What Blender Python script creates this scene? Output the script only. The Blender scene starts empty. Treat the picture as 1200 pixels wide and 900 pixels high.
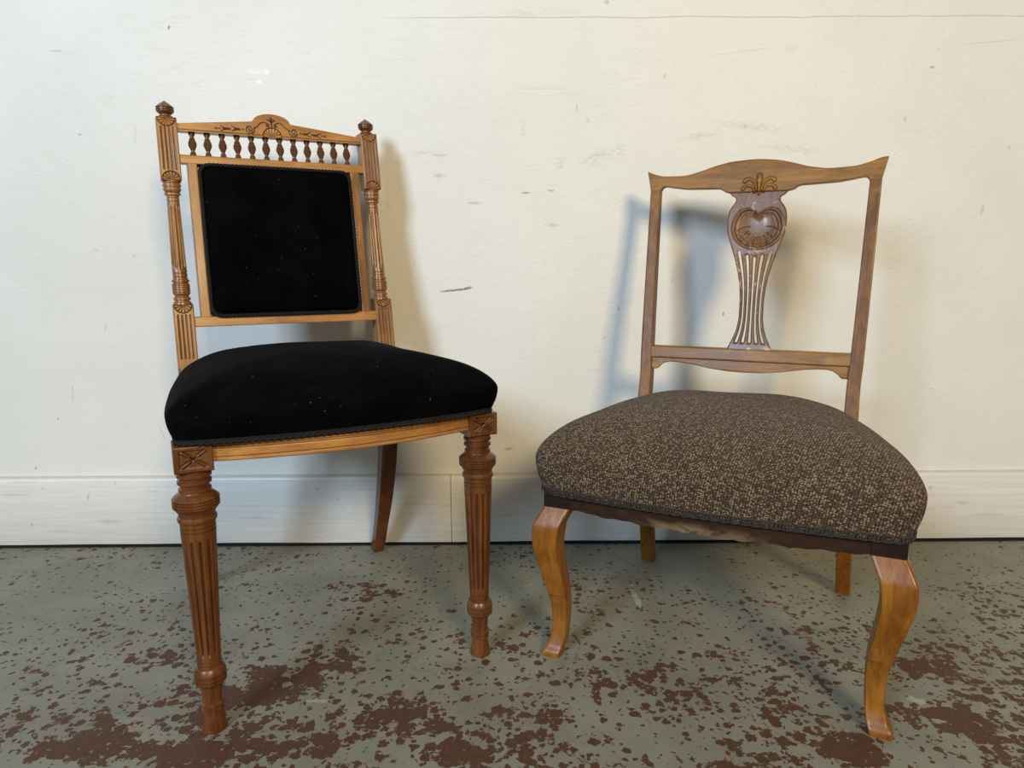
import bpy, math, random
import numpy as np

random.seed(7); np.random.seed(7)
scene = bpy.context.scene
COL = scene.collection
R = math.radians

# ------------------------------------------------------------------ camera
TH, ROLL, CAM_H, FPX = .1667, -.0051, .65, 825.0
cam_data = bpy.data.cameras.new('camera')
cam_data.sensor_fit = 'HORIZONTAL'
cam_data.sensor_width = 36.0
cam_data.lens = 36.0 * FPX / 1200.0
cam_data.clip_start = .01
cam = bpy.data.objects.new('camera', cam_data)
COL.objects.link(cam)
from mathutils import Matrix, Vector
fwd = Vector((0, math.cos(TH), -math.sin(TH)))
up = Vector((0, math.sin(TH), math.cos(TH)))
right = Vector((1, 0, 0))
cr, sr = math.cos(ROLL), math.sin(ROLL)
r2 = right * cr + up * sr
u2 = up * cr - right * sr
M = Matrix((r2, u2, -fwd)).transposed().to_4x4()
M.translation = (0, 0, CAM_H)
cam.matrix_world = M
scene.camera = cam

# ------------------------------------------------------------------ light
scene.view_settings.view_transform = 'Standard'
scene.view_settings.look = 'None'
scene.view_settings.gamma = 1.0
scene.view_settings.use_curve_mapping = False
scene.view_settings.exposure = 0.0

world = bpy.data.worlds.new('room_ambient')
scene.world = world
world.use_nodes = True
wb = world.node_tree.nodes['Background']
wb.inputs[0].default_value = (.93, .96, 1.0, 1)
wb.inputs[1].default_value = .17

def area(name, loc, target, size, power, col, size_y=None):
    l = bpy.data.lights.new(name, 'AREA')
    l.energy = power; l.color = col; l.size = size
    if size_y:
        l.shape = 'RECTANGLE'; l.size_y = size_y
    o = bpy.data.objects.new(name, l)
    COL.objects.link(o)
    o.location = loc
    d = Vector(target) - Vector(loc)
    o.rotation_euler = d.to_track_quat('-Z', 'Y').to_euler()
    return o

area('window_daylight', (-2.1, -2.25, 2.43), (-.15, 1.5, .55), 1.0, 158, (.62, .79, 1.0), 1.2)
area('ceiling_lamp', (1.24, -2.35, 2.33), (.35, 1.5, .55), .8, 117, (1.0, .76, .43))

# ------------------------------------------------------------------ helpers
def link_mesh(name, V, F, mat, parent=None, smooth=40, stain=None):
    me = bpy.data.meshes.new(name)
    me.from_pydata([tuple(map(float, v)) for v in V], [], [tuple(map(int, f)) for f in F])
    me.update()
    if stain is not None:
        at = me.attributes.new('stain', 'FLOAT', 'POINT')
        at.data.foreach_set('value', np.asarray(stain, dtype=np.float32))
    if smooth:
        me.polygons.foreach_set('use_smooth', [True] * len(me.polygons))
        me.set_sharp_from_angle(angle=R(smooth))
    if mat: me.materials.append(mat)
    o = bpy.data.objects.new(name, me)
    COL.objects.link(o)
    if parent: o.parent = parent
    return o

class MB:
    def __init__(s): s.V = []; s.F = []; s.S = []
    def add(s, V, F, S=None):
        n = len(s.V)
        s.V.extend([tuple(v) for v in V])
        s.F.extend([tuple(i + n for i in f) for f in F])
        s.S.extend(list(S) if S is not None else [0.0] * len(V))
    def build(s, name, mat, parent=None, smooth=40):
        return link_mesh(name, s.V, s.F, mat, parent, smooth, s.S)

def loops(rings, closed_caps=True, closed=False):
    """rings: list of equal length point lists -> V,F"""
    n = len(rings[0]); V = [p for r in rings for p in r]; F = []
    m = len(rings)
    for j in range(m - 1 + (1 if closed else 0)):
        a, b = j * n, ((j + 1) % m) * n
        for i in range(n):
            k = (i + 1) % n
            F.append((a + i, a + k, b + k, b + i))
    if closed_caps and not closed:
        F.append(tuple(range(n))[::-1]); F.append(tuple((m - 1) * n + i for i in range(n)))
    return V, F

def interp(tab, x):
    xs = [t[0] for t in tab]; ys = [t[1] for t in tab]
    if xs[0] > xs[-1]: xs, ys = xs[::-1], ys[::-1]
    return np.interp(x, xs, ys)

def smooth_interp(tab, x):
    """cosine-free Catmull-Rom style (pchip-like) interpolation of a sorted table"""
    t = sorted(tab); xs = np.array([a for a, b in t], float); ys = np.array([b for a, b in t], float)
    h = np.diff(xs); d = np.diff(ys) / h
    m = np.zeros_like(ys); m[0] = d[0]; m[-1] = d[-1]
    for i in range(1, len(xs) - 1):
        m[i] = 0 if d[i-1] * d[i] <= 0 else 2 * d[i-1] * d[i] / (d[i-1] + d[i])
    x = np.clip(np.asarray(x, float), xs[0], xs[-1])
    i = np.clip(np.searchsorted(xs, x) - 1, 0, len(xs) - 2)
    s = (x - xs[i]) / h[i]
    return ((2*s**3 - 3*s**2 + 1) * ys[i] + (s**3 - 2*s**2 + s) * h[i] * m[i]
            + (-2*s**3 + 3*s**2) * ys[i+1] + (s**3 - s**2) * h[i] * m[i+1])

def lathe(axis, profile, n=40, flute=None, substep=.004, closed=True):
    """profile: (z, r) top to bottom; axis(z)->(x,y); flute=(z0,z1,count,depth)"""
    pr = []
    for (z0, r0), (z1, r1) in zip(profile, profile[1:]):
        k = 1
        if flute and min(z0, z1) < flute[1] and max(z0, z1) > flute[0]:
            k = max(2, int(abs(z1 - z0) / substep))
        for q in range(k): pr.append((z0 + (z1 - z0) * q / k, r0 + (r1 - r0) * q / k))
    pr.append(profile[-1])
    rings = []; S = []
    for z, r in pr:
        cx, cy = axis(z); ring = []
        for i in range(n):
            a = 2 * math.pi * (i + .5) / n; rr = r; st = 0.0
            if flute and flute[0] < z < flute[1]:
                e = min(z - flute[0], flute[1] - z)
                fade = min(1, e / .004)
                g = max(0.0, math.cos(flute[2] * a)) ** 1.5
                rr = r - flute[3] * g * fade; st = .9 * fade * max(0, g - .25)
            ring.append((cx + rr * math.cos(a), cy + rr * math.sin(a), z)); S.append(st)
        rings.append(ring)
    V, F = loops(rings, closed)
    return V, F, S

def rrect(hx, hy, b, k=3):
    """rounded rectangle outline, ccw"""
    pts = []
    b = min(b, hx * .98, hy * .98)
    e = b * .5
    for cx, cy, a0 in ((hx-b, hy-b, 0), (-hx+b, hy-b, 90), (-hx+b, -hy+b, 180), (hx-b, -hy+b, 270)):
        a_, z_ = R(a0), R(a0 + 90)
        ex = min(e, (hx - b) * .5); ey = min(e, (hy - b) * .5)
        k0, k1 = (ey, ex) if a0 in (0, 180) else (ex, ey)
        pts.append((cx + b * math.cos(a_) + k0 * math.sin(a_), cy + b * math.sin(a_) - k0 * math.cos(a_)))
        for i in range(k + 1):
            a = R(a0 + 90 * i / k)
            pts.append((cx + b * math.cos(a), cy + b * math.sin(a)))
        pts.append((cx + b * math.cos(z_) - k1 * math.sin(z_), cy + b * math.sin(z_) + k1 * math.cos(z_)))
    return pts

def sweep(path, k=3, bev=.004, stain=None):
    """path: list of (x, y, z, hx, hy): horizontal rounded-rectangle sections"""
    rings = []; S = []
    for (x, y, z, hx, hy) in path:
        ring = [(x + px, y + py, z) for px, py in rrect(hx, hy, bev, k)]
        rings.append(ring); S += [stain(z) if stain else 0.0] * len(ring)
    V, F = loops(rings)
    return V, F, S

def resample(tab, n):
    """tab rows (z, a, b, ...) -> n rows smoothly interpolated over z"""
    z = np.linspace(tab[0][0], tab[-1][0], n)
    cols = [smooth_interp([(r[0], r[c]) for r in tab], z) for c in range(1, len(tab[0]))]
    return [(z[i],) + tuple(c[i] for c in cols) for i in range(n)]

def panel(X, Z, H, S, yc, th, mask=None):
    """relief slab: X,Z,H,S arrays (nv,nu), yc(X,Z) front plane, th thickness. mask (nv-1,nu-1) True = solid"""
    nv, nu = X.shape
    Y0 = yc(X, Z)
    front = np.stack([X, Y0 - H, Z], -1).reshape(-1, 3)
    back = np.stack([X, Y0 + th, Z], -1).reshape(-1, 3)
    V = np.concatenate([front, back]); N = nv * nu
    F = []
    idx = lambda j, i: j * nu + i
    if mask is None: mask = np.ones((nv - 1, nu - 1), bool)
    plain = mask.all()
    for j in range(nv - 1):
        for i in range(nu - 1):
            if not mask[j, i]: continue
            a, b, c, d = idx(j, i), idx(j, i+1), idx(j+1, i+1), idx(j+1, i)
            F.append((a, b, c, d))
            if not plain: F.append((N + d, N + c, N + b, N + a))
            if j == 0 or not mask[j-1, i]: F.append((b, a, N + a, N + b))
            if j == nv - 2 or not mask[j+1, i]: F.append((d, c, N + c, N + d))
            if i == 0 or not mask[j, i-1]: F.append((a, d, N + d, N + a))
            if i == nu - 2 or not mask[j, i+1]: F.append((c, b, N + b, N + c))
    if plain:   # one back face from the boundary ring
        ring = [idx(0, i) for i in range(nu)] + [idx(j, nu-1) for j in range(1, nv)] + \
               [idx(nv-1, i) for i in range(nu-2, -1, -1)] + [idx(j, 0) for j in range(nv-2, 0, -1)]
        F.append(tuple(N + q for q in ring[::-1]))
    used = np.zeros(2 * N, bool)
    for f in F:
        for q in f: used[q] = True
    remap = -np.ones(2 * N, int); remap[used] = np.arange(used.sum())
    SS = np.concatenate([S.reshape(-1), np.zeros(N)])
    return V[used], [tuple(remap[q] for q in f) for f in F], SS[used]

def seg_dist(X, Z, pts):
    """distance to a polyline"""
    D = np.full(X.shape, 9.0)
    for (x0, z0), (x1, z1) in zip(pts, pts[1:]):
        dx, dz = x1 - x0, z1 - z0; L = dx*dx + dz*dz + 1e-12
        t = np.clip(((X - x0) * dx + (Z - z0) * dz) / L, 0, 1)
        D = np.minimum(D, np.hypot(X - x0 - t*dx, Z - z0 - t*dz))
    return D

def groove(D, w, depth):
    g = np.clip(1 - D / w, 0, 1)
    g = g * g * (3 - 2 * g)
    return -depth * g, g

def fan(X, Z, cx, cz, Rr, sgn, petals=8, depth=.0016):
    """shell fan with its flat edge at z=cz, opening to +z (sgn 1) or -z (sgn -1)"""
    dx, dz = X - cx, (Z - cz) * sgn
    r = np.hypot(dx, dz); a = np.arctan2(dz, dx)
    inside = (dz > 0) & (r < Rr)
    ph = a / math.pi * petals
    fr = np.abs(ph - np.floor(ph) - .5) * 2            # 1 at petal edge
    wd = (1 - fr) * r * math.pi / petals / 2          # metric distance from petal edge
    g = np.clip(1 - wd / .0007, 0, 1)
    scal = np.abs(np.sin(ph * math.pi)) * .06
    edge = np.clip(1 - np.abs(r - Rr * (.95 + scal * .5)) / .0013, 0, 1) * (dz > -.0005)
    H = np.where(inside, -.0012 + .0012 * (1 - fr ** 2) * np.clip(r / Rr, 0, 1) - depth * .5 * g, 0) - depth * edge
    S = np.maximum(np.where(inside, g * .65, 0), edge)
    return H, S

def chaikin(P, n=2):
    P = [np.array(p, float) for p in P]
    for _ in range(n):
        Q = []
        for i in range(len(P)):
            a, b = P[i], P[(i + 1) % len(P)]
            Q += [a * .75 + b * .25, a * .25 + b * .75]
        P = Q
    return P

def even(P, n):
    P = np.array(P); Q = np.vstack([P, P[:1]])
    d = np.concatenate([[0], np.cumsum(np.linalg.norm(np.diff(Q, axis=0), axis=1))])
    t = np.linspace(0, d[-1], n, endpoint=False)
    return np.stack([np.interp(t, d, Q[:, c]) for c in range(Q.shape[1])], -1)

def cushion(outline, center, zb, zm, Hh, p=2.6, q=1.6, n=120, lump=.0015, base=.985, bulge=1.0, rise=None):
    O = even(outline, n); C = np.array(center)
    rings = []
    D = O - C
    ph = np.random.rand(6) * 6
    def z_add(P): return rise(P) if rise else 0
    for k in range(7):
        t = k / 6
        s = base + (bulge - base) * math.sin(t * math.pi / 2)
        z = zb + (zm - zb) * t
        P = C + D * s
        rings.append([(x, y, z) for x, y in P])
    ss = [1 - .5 * (1 - math.cos(math.pi * i / 40)) for i in range(1, 40)]
    ss = [.998, .994, .985, .975, .96, .94, .92, .9, .87, .84, .8, .75, .7, .64, .57, .5, .42, .34, .25, .16, .08]
    for s in ss:
        P = C + D * s * bulge
        z = zm + Hh * (1 - s ** p) ** (1 / q)
        rings.append([(x, y, z + lump * (math.sin(23 * x + ph[0]) * math.sin(19 * y + ph[1]) + .6 * math.sin(41 * x + ph[2]) * math.sin(37 * y + ph[3])) + (rise(x, y) * (1 - s) if rise else 0)) for x, y in P])
    V, F = loops(rings)
    return V, F, O

def tube_along(P, r, n=6, closed=True, twist=0, strands=1, off=0.0):
    """tube(s) along a closed 3-D polyline; strands twisted around the path"""
    P = np.array(P); m = len(P)
    T = np.roll(P, -1, 0) - np.roll(P, 1, 0)
    if not closed: T[0] = P[1] - P[0]; T[-1] = P[-1] - P[-2]
    T /= np.linalg.norm(T, axis=1)[:, None]
    upv = np.array([0, 0, 1.0]) if abs(T[:, 2]).max() < .9 else np.array([0, 1.0, 0])
    A = np.cross(T, upv); A /= np.linalg.norm(A, axis=1)[:, None]
    B = np.cross(A, T)
    out = MB()
    for sidx in range(strands):
        rings = []
        for i in range(m):
            a0 = twist * i + 2 * math.pi * sidx / strands
            c = P[i] + off * (A[i] * math.cos(a0) + B[i] * math.sin(a0))
            rings.append([tuple(c + r * (A[i] * math.cos(2*math.pi*k/n) + B[i] * math.sin(2*math.pi*k/n))) for k in range(n)])
        V, F = loops(rings, not closed, closed)
        out.add(V, F)
    return out

# ------------------------------------------------------------------ materials
def newmat(name):
    m = bpy.data.materials.new(name); m.use_nodes = True
    nt = m.node_tree; nt.nodes.clear()
    out = nt.nodes.new('ShaderNodeOutputMaterial'); b = nt.nodes.new('ShaderNodeBsdfPrincipled')
    nt.links.new(b.outputs[0], out.inputs[0])
    return m, nt, b

class NT:
    def __init__(s, nt): s.nt = nt
    def n(s, t, **kw):
        x = s.nt.nodes.new(t)
        for k, v in kw.items(): setattr(x, k, v)
        return x
    def l(s, a, b): s.nt.links.new(a, b)
    def setin(s, node, i, v):
        if hasattr(v, 'is_output'): s.l(v, node.inputs[i])
        else: node.inputs[i].default_value = v
    def math(s, op, a, b=0.0, c=0.0, clamp=False):
        x = s.n('ShaderNodeMath', operation=op, use_clamp=clamp)
        for i, v in enumerate((a, b, c)): s.setin(x, i, v)
        return x.outputs[0]
    def mix(s, f, a, b, mode='MIX'):
        x = s.n('ShaderNodeMix', data_type='RGBA', blend_type=mode)
        s.setin(x, 0, f)
        for i, v in ((6, a), (7, b)):
            if isinstance(v, tuple) and len(v) == 3: v = v + (1,)
            s.setin(x, i, v)
        return x.outputs[2]
    def coord(s, scale=(1, 1, 1), loc=(0, 0, 0), rot=(0, 0, 0), kind='Object'):
        c = s.n('ShaderNodeTexCoord'); m = s.n('ShaderNodeMapping')
        s.l(c.outputs[kind], m.inputs[0])
        m.inputs['Scale'].default_value = scale; m.inputs['Location'].default_value = loc; m.inputs['Rotation'].default_value = rot
        return m.outputs[0]
    def noise(s, vec, scale, detail=3, rough=.5, dist=0):
        x = s.n('ShaderNodeTexNoise'); s.l(vec, x.inputs['Vector'])
        x.inputs['Scale'].default_value = scale; x.inputs['Detail'].default_value = detail
        x.inputs['Roughness'].default_value = rough; x.inputs['Distortion'].default_value = dist
        return x.outputs[0]
    def smooth(s, v, a, b):
        x = s.n('ShaderNodeMapRange', interpolation_type='SMOOTHSTEP')
        s.setin(x, 0, v); x.inputs[1].default_value = a; x.inputs[2].default_value = b
        return x.outputs[0]
    def bump(s, h, strength, dist=.001, normal=None):
        x = s.n('ShaderNodeBump'); x.inputs['Strength'].default_value = strength; x.inputs['Distance'].default_value = dist
        s.l(h, x.inputs['Height'])
        if normal: s.l(normal, x.inputs['Normal'])
        return x.outputs[0]

def wood(name, light, dark, axis='Z', rough=.32, scale=1.0, wear=None, stain_col=(.035, .014, .006), blotch=.5, spec=.4):
    m, nt, b = newmat(name); q = NT(nt)
    st = {'X': (.12, 1, 1), 'Y': (1, .12, 1), 'Z': (1, 1, .12)}[axis]
    v = q.coord(tuple(a * scale for a in st))
    g1 = q.noise(v, 55, 5, .6, 1.2)
    g2 = q.noise(v, 260, 3, .6)
    v2 = q.coord((1, 1, 1)); big = q.noise(v2, 9, 3, .55, .5)
    f = q.math('ADD', q.math('MULTIPLY', g1, .7), q.math('MULTIPLY', g2, .3))
    f = q.math('ADD', f, q.math('MULTIPLY', q.math('SUBTRACT', big, .5), blotch))
    f = q.smooth(f, .3, .72)
    c = q.mix(f, dark, light)
    if wear:
        w = q.smooth(q.noise(v2, 38, 6, .7, .6), .56, .68)
        c = q.mix(q.math('MULTIPLY', w, wear[1]), c, wear[0])
    # fine scratches and dents
    sc = q.smooth(q.noise(q.coord((4, 1, .6) if axis == 'Z' else (.6, 1, 4), rot=(.2, .3, .1)), 60, 2, .5), .7, .78)
    c = q.mix(q.math('MULTIPLY', sc, .35), c, tuple(x * .35 for x in dark))
    at = q.n('ShaderNodeAttribute', attribute_name='stain')
    c = q.mix(q.math('MULTIPLY', at.outputs['Fac'], .92, clamp=True), c, stain_col)
    q.l(c, b.inputs['Base Color'])
    rg = q.math('ADD', rough, q.math('MULTIPLY', q.math('SUBTRACT', big, .5), .25))
    q.l(rg, b.inputs['Roughness'])
    q.l(q.bump(f, .12, .0006), b.inputs['Normal'])
    b.inputs['Coat Weight'].default_value = .10; b.inputs['Specular IOR Level'].default_value = spec; b.inputs['Coat Roughness'].default_value = .25
    return m

MAT = {}
MAT['gold_x'] = wood('golden_walnut_rail', (.47, .225, .060), (.27, .112, .026), 'X', .34)
MAT['gold_z'] = wood('golden_walnut_upright', (.36, .165, .045), (.19, .076, .020), 'Z', .34)
MAT['turned'] = wood('turned_brown_walnut', (.165, .058, .014), (.066, .021, .0055), 'Z', .32)
MAT['spindle'] = wood('dark_turned_spindle', (.19, .080, .027), (.085, .033, .012), 'Z', .34)
MAT['honey_z'] = wood('honey_varnished_leg', (.30, .120, .011), (.15, .048, .004), 'Z', .34, wear=((.30, .155, .055), .35))
MAT['back_x'] = wood('worn_brown_crest', (.31, .155, .036), (.165, .072, .013), 'X', .45, wear=((.39, .23, .08), .4), spec=.2)
MAT['back_z'] = wood('worn_brown_post', (.245, .110, .024), (.115, .046, .009), 'Z', .45, wear=((.34, .20, .08), .3), spec=.2)
MAT['splat'] = wood('bloomed_varnish_splat', (.20, .094, .038), (.082, .035, .014), 'Z', .36, wear=((.56, .42, .31), .8), spec=.3)
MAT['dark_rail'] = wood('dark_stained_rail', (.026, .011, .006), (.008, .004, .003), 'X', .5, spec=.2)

def velvet():
    m, nt, b = newmat('black_velvet'); q = NT(nt)
    v = q.coord()
    n1 = q.noise(v, 14, 4, .6, .4); n2 = q.noise(v, 900, 2, .6)
    c = q.mix(q.smooth(n1, .35, .75), (.0010, .0010, .0014), (.0032, .0030, .0034))
    lint = q.math('MULTIPLY', q.smooth(q.noise(v, 240, 1, .4), .765, .80), q.smooth(q.noise(v, 30, 1, .5), .48, .58))
    c = q.mix(q.math('MULTIPLY', lint, .3), c, (.35, .34, .32))
    q.l(c, b.inputs['Base Color'])
    b.inputs['Roughness'].default_value = .95
    b.inputs['Specular IOR Level'].default_value = .03
    b.inputs['Sheen Weight'].default_value = .018; b.inputs['Sheen Roughness'].default_value = .35
    b.inputs['Sheen Tint'].default_value = (.8, .82, .9, 1)
    q.l(q.bump(n2, .4, .001), b.inputs['Normal'])
    return m
MAT['velvet'] = velvet()

def cord(name, c0, c1, scale=700):
    m, nt, b = newmat(name); q = NT(nt)
    c = q.mix(q.noise(q.coord(), scale, 2, .5), c0, c1)
    q.l(c, b.inputs['Base Color']); b.inputs['Roughness'].default_value = .85
    b.inputs['Specular IOR Level'].default_value = .2
    return m
MAT['black_cord'] = cord('black_cord', (.004, .004, .005), (.022, .021, .022))
MAT['tweed_cord'] = cord('grey_brown_cord', (.010, .008, .007), (.075, .062, .054))

def tweed():
    m, nt, b = newmat('brown_tweed'); q = NT(nt)
    tc = q.n('ShaderNodeTexCoord'); sp = q.n('ShaderNodeSeparateXYZ'); q.l(tc.outputs['Object'], sp.inputs[0])
    vv = q.math('ADD', sp.outputs[1], sp.outputs[2])
    cb = q.n('ShaderNodeCombineXYZ'); q.l(sp.outputs[0], cb.inputs[0]); q.l(vv, cb.inputs[1])
    mp = q.n('ShaderNodeMapping'); q.l(cb.outputs[0], mp.inputs[0]); mp.inputs['Scale'].default_value = (1.0, 1.6, 1)
    mp.inputs['Rotation'].default_value = (0, 0, .12)
    vo = q.n('ShaderNodeTexVoronoi', voronoi_dimensions='2D'); q.l(mp.outputs[0], vo.inputs['Vector'])
    vo.inputs['Scale'].default_value = 265; vo.inputs['Randomness'].default_value = .38
    dome = q.math('SUBTRACT', 1.0, q.math('MULTIPLY', vo.outputs['Distance'], 1.25), clamp=True)
    wn = q.n('ShaderNodeTexWhiteNoise', noise_dimensions='3D'); q.l(vo.outputs['Color'], wn.inputs[0])
    pick = q.smooth(wn.outputs[0], .25, 1.1)
    tone = q.noise(tc.outputs['Object'], 12, 3, .6)
    beige = q.mix(tone, (.29, .195, .105), (.41, .295, .175))
    thread = q.mix(pick, (.088, .058, .038), beige)
    c = q.mix(q.smooth(dome, .25, .75), (.016, .011, .009), thread)
    q.l(c, b.inputs['Base Color'])
    b.inputs['Roughness'].default_value = .9; b.inputs['Specular IOR Level'].default_value = .2
    b.inputs['Sheen Weight'].default_value = .05
    q.l(q.bump(dome, .8, .0016), b.inputs['Normal'])
    return m
MAT['tweed'] = tweed()

def hessian():
    m, nt, b = newmat('frayed_dark_rail'); q = NT(nt)
    v = q.coord(); n = q.noise(q.coord((.5, 1, 1)), 45, 6, .7, .6)
    sp = q.n('ShaderNodeSeparateXYZ'); q.l(v, sp.inputs[0])
    mid = q.math('SUBTRACT', 1.0, q.math('MULTIPLY', q.math('ABSOLUTE', q.math('SUBTRACT', sp.outputs[0], -.02)), 8.0), clamp=True)
    low = q.smooth(sp.outputs[2], .277, .262)
    f = q.math('MULTIPLY', q.smooth(q.math('ADD', n, q.math('MULTIPLY', mid, .25)), .52, .74), q.math('ADD', q.math('MULTIPLY', mid, .85), .12), clamp=True)
    f = q.math('MULTIPLY', f, low)
    c = q.mix(f, q.mix(n, (.012, .006, .004), (.045, .022, .012)), (.19, .135, .075))
    q.l(c, b.inputs['Base Color']); b.inputs['Roughness'].default_value = .85; b.inputs['Specular IOR Level'].default_value = .15
    q.l(q.bump(n, .5, .002), b.inputs['Normal'])
    return m
MAT['hessian'] = hessian()

# pixel -> world helpers, used only to read real positions of marks off the photograph
def ray(u, v):
    X, Y = u - 600, v - 450
    X, Y = math.cos(-ROLL) * X - math.sin(-ROLL) * Y, math.sin(-ROLL) * X + math.cos(-ROLL) * Y
    a, b_ = X / FPX, -Y / FPX
    return (a, math.cos(TH) + b_ * math.sin(TH), -math.sin(TH) + b_ * math.cos(TH))
WALL_Y = 1.597
def on_wall(u, v):
    d = ray(u, v); t = WALL_Y / d[1]
    return (d[0] * t, CAM_H + d[2] * t)
def on_floor(u, v):
    d = ray(u, v); t = -CAM_H / d[2]
    return (d[0] * t, d[1] * t)

def wall_material():
    m, nt, b = newmat('old_cream_wall_paint'); q = NT(nt)
    geo = q.n('ShaderNodeNewGeometry'); P = geo.outputs['Position']
    sp = q.n('ShaderNodeSeparateXYZ'); q.l(P, sp.inputs[0])
    x, z = sp.outputs[0], sp.outputs[2]
    def sc(v): mp = q.n('ShaderNodeMapping'); q.l(P, mp.inputs[0]); mp.inputs['Scale'].default_value = v; return mp.outputs[0]
    orange = q.noise(P, 260, 3, .55); mid = q.noise(P, 40, 4, .6); big = q.noise(P, 2.2, 4, .6)
    streak = q.noise(sc((.5, 1, 7)), 9, 5, .65)
    c = q.mix(q.smooth(big, .3, .7), (.69, .695, .65), (.745, .75, .71))
    c = q.mix(q.math('MULTIPLY', q.smooth(streak, .6, .8), .16), c, (.55, .52, .44))
    # small dark nicks scattered over the wall
    nick = q.math('MULTIPLY', q.smooth(q.noise(sc((1, 1, 1.6)), 52, 2, .5), .755, .79), q.smooth(q.noise(P, 7, 2, .5), .48, .6))
    c = q.mix(q.math('MULTIPLY', nick, .45), c, (.30, .27, .22))
    warp = q.math('SUBTRACT', q.noise(P, 70, 4, .65), .5)
    warp2 = q.math('SUBTRACT', q.noise(sc((1, 1, 1.1)), 25, 4, .7), .5)
    # individual scuffs: (px, py, half width px, half height px, tilt, strength, colour, raggedness)
    dk = (.16, .145, .12); gr = (.42, .40, .34); wh = (.93, .93, .9); tan = (.44, .38, .28)
    marks = [(534, 340, 19, 1.6, -6, .95, dk, .9), (548, 337.5, 8, 1.6, -12, .8, dk, .7),
             (199, 33, 1.6, 3, 30, .8, dk, .3), (68, 60.5, 7, 1.3, 2, .7, gr, .5), (514, 206, 2, 5, 0, .25, gr, .5),
             (702, 184, 26, 8, -18, .5, gr, 2.4), (656, 192, 5, 8, 10, .5, gr, 1.5), (726, 176, 10, 9, 0, .35, gr, 2),
             (556, 238, 10, 2, 0, .6, gr, .9), (616, 226, 5, 1.4, 0, .7, dk, .6), (646, 223.5, 5, 1.3, 0, .5, dk, .6), (648, 264, 8, 2, 0, .5, gr, 1),
             (515, 206, 8, 2.2, 0, .5, gr, 1), (495, 180, 24, 4, -4, .35, gr, 1.8), (516, 182, 9, 2, 0, .45, gr, 1),
             (820, 159, 24, 4, -10, .5, gr, 1.7), (880, 148, 42, 4.5, 6, .5, tan, 2), (925, 174, 40, 3.5, 4, .4, gr, 1.9),
             (1062, 139, 1.6, 4, 10, .6, tan, .4), (1153, 246, 2, 7, 10, .5, tan, .6), (779, 89, 1.6, 3, 20, .6, tan, .3),
             (676, 126, 1.6, 5, 5, .55, tan, .5), (689, 141, 2, 3, 0, .4, tan, .5), (711, 2, 3, 3, 0, .7, tan, .5), (613, 150, 3, 12, 0, .3, tan, 1.5),
             (926, 56.5, 9, 5, -4, .45, gr, 1.6), (1094, 78, 3, 1.6, 0, .6, dk, .5), (1185, 172, 1.5, 3, 0, .6, tan, .4),
             (725, 361, 1.6, 4, 0, .6, gr, .4), (708, 396, 5, 2, -20, .4, gr, .8), (702, 434, 14, 3, 0, .35, gr, 1.4),
             (848, 368, 1.4, 3, 10, .7, dk, .3), (788, 329, 2, 3, 0, .4, gr, .4), (1016, 258, 2, 3, 20, .5, tan, .4),
             (125, 383, 1.2, 7, 15, .5, gr, .3), (87, 461, 1.1, 13, 5, .45, gr, .3), (158, 300, 2, 2, 0, .5, gr, .3), (114, 293, 3, 2, 0, .35, gr, .5),
             (70, 490, 1.3, 1.3, 0, .8, dk, .2), (191, 507, 1, 11, -18, .4, gr, .3), (44, 548, 1.5, 2, 0, .6, dk, .2), (596, 526, 6, 2, -6, .5, dk, .7),
             (300, 84, 12, 3, 0, .8, wh, 1.6), (313, 85, 3, 3, 0, .9, wh, .4), (304, 96, 3, 2.5, 0, .8, wh, .6), (300, 6, 14, 4, 0, .12, tan, 2),
             (128, 115, 8, 9, 0, .22, tan, 2), (160, 158, 2, 10, 10, .25, tan, 1), (95, 158, 2.5, 1.5, 0, .5, dk, .4), (455, 242, 2, 4, -20, .3, gr, .8),
             (630, 15, 60, 5, 0, .25, tan, 1.8), (640, 104, 35, .8, 0, .35, gr, .4), (1165, 48, 40, .9, -5, .35, gr, .4), (870, 60, 45, .8, -7, .3, gr, .4)]
    fine_t = q.noise(sc((.6, 1, 1.6)), 120, 4, .7)
    smear = q.smooth(fine_t, .38, .66)
    warp = q.math('SUBTRACT', q.noise(P, 160, 3, .65), .5)
    wa = {}
    for (px, py, hw, hh, tilt, st, col, rag) in marks:
        mx, mz = on_wall(px, py); k = WALL_Y / FPX
        soft = rag >= 1.3
        if soft: hw *= 1.25; hh *= 1.35
        mp = q.n('ShaderNodeMapping', vector_type='TEXTURE'); q.l(P, mp.inputs[0])
        mp.inputs['Location'].default_value = (mx, WALL_Y, mz); mp.inputs['Rotation'].default_value = (0, R(tilt), 0); mp.inputs['Scale'].default_value = (hw * k, 1, hh * k)
        ln = q.n('ShaderNodeVectorMath', operation='LENGTH'); q.l(mp.outputs[0], ln.inputs[0])
        if soft:
            f = q.math('MULTIPLY', q.smooth(ln.outputs[1], 1.1, .1), q.math('MULTIPLY', smear, st))
        else:
            if rag not in wa: wa[rag] = q.math('MULTIPLY', warp, rag * 1.8)
            f = q.math('MULTIPLY', q.smooth(q.math('ADD', ln.outputs[1], wa[rag]), 1.15, .5), st * .85)
        c = q.mix(f, c, col)
    q.l(c, b.inputs['Base Color'])
    b.inputs['Roughness'].default_value = .5; b.inputs['Specular IOR Level'].default_value = .35
    # paper or paint ledge running along the top right, a few runs and ridges
    lx, lz = on_wall(900, 19)
    wob = q.math('MULTIPLY', q.math('SUBTRACT', q.noise(sc((1, 1, .01)), 9, 3, .5), .5), .008)
    ledge = q.math('MULTIPLY', q.smooth(q.math('ADD', z, wob), lz - .0012, lz + .0012), q.smooth(x, -.35, -.1))
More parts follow.
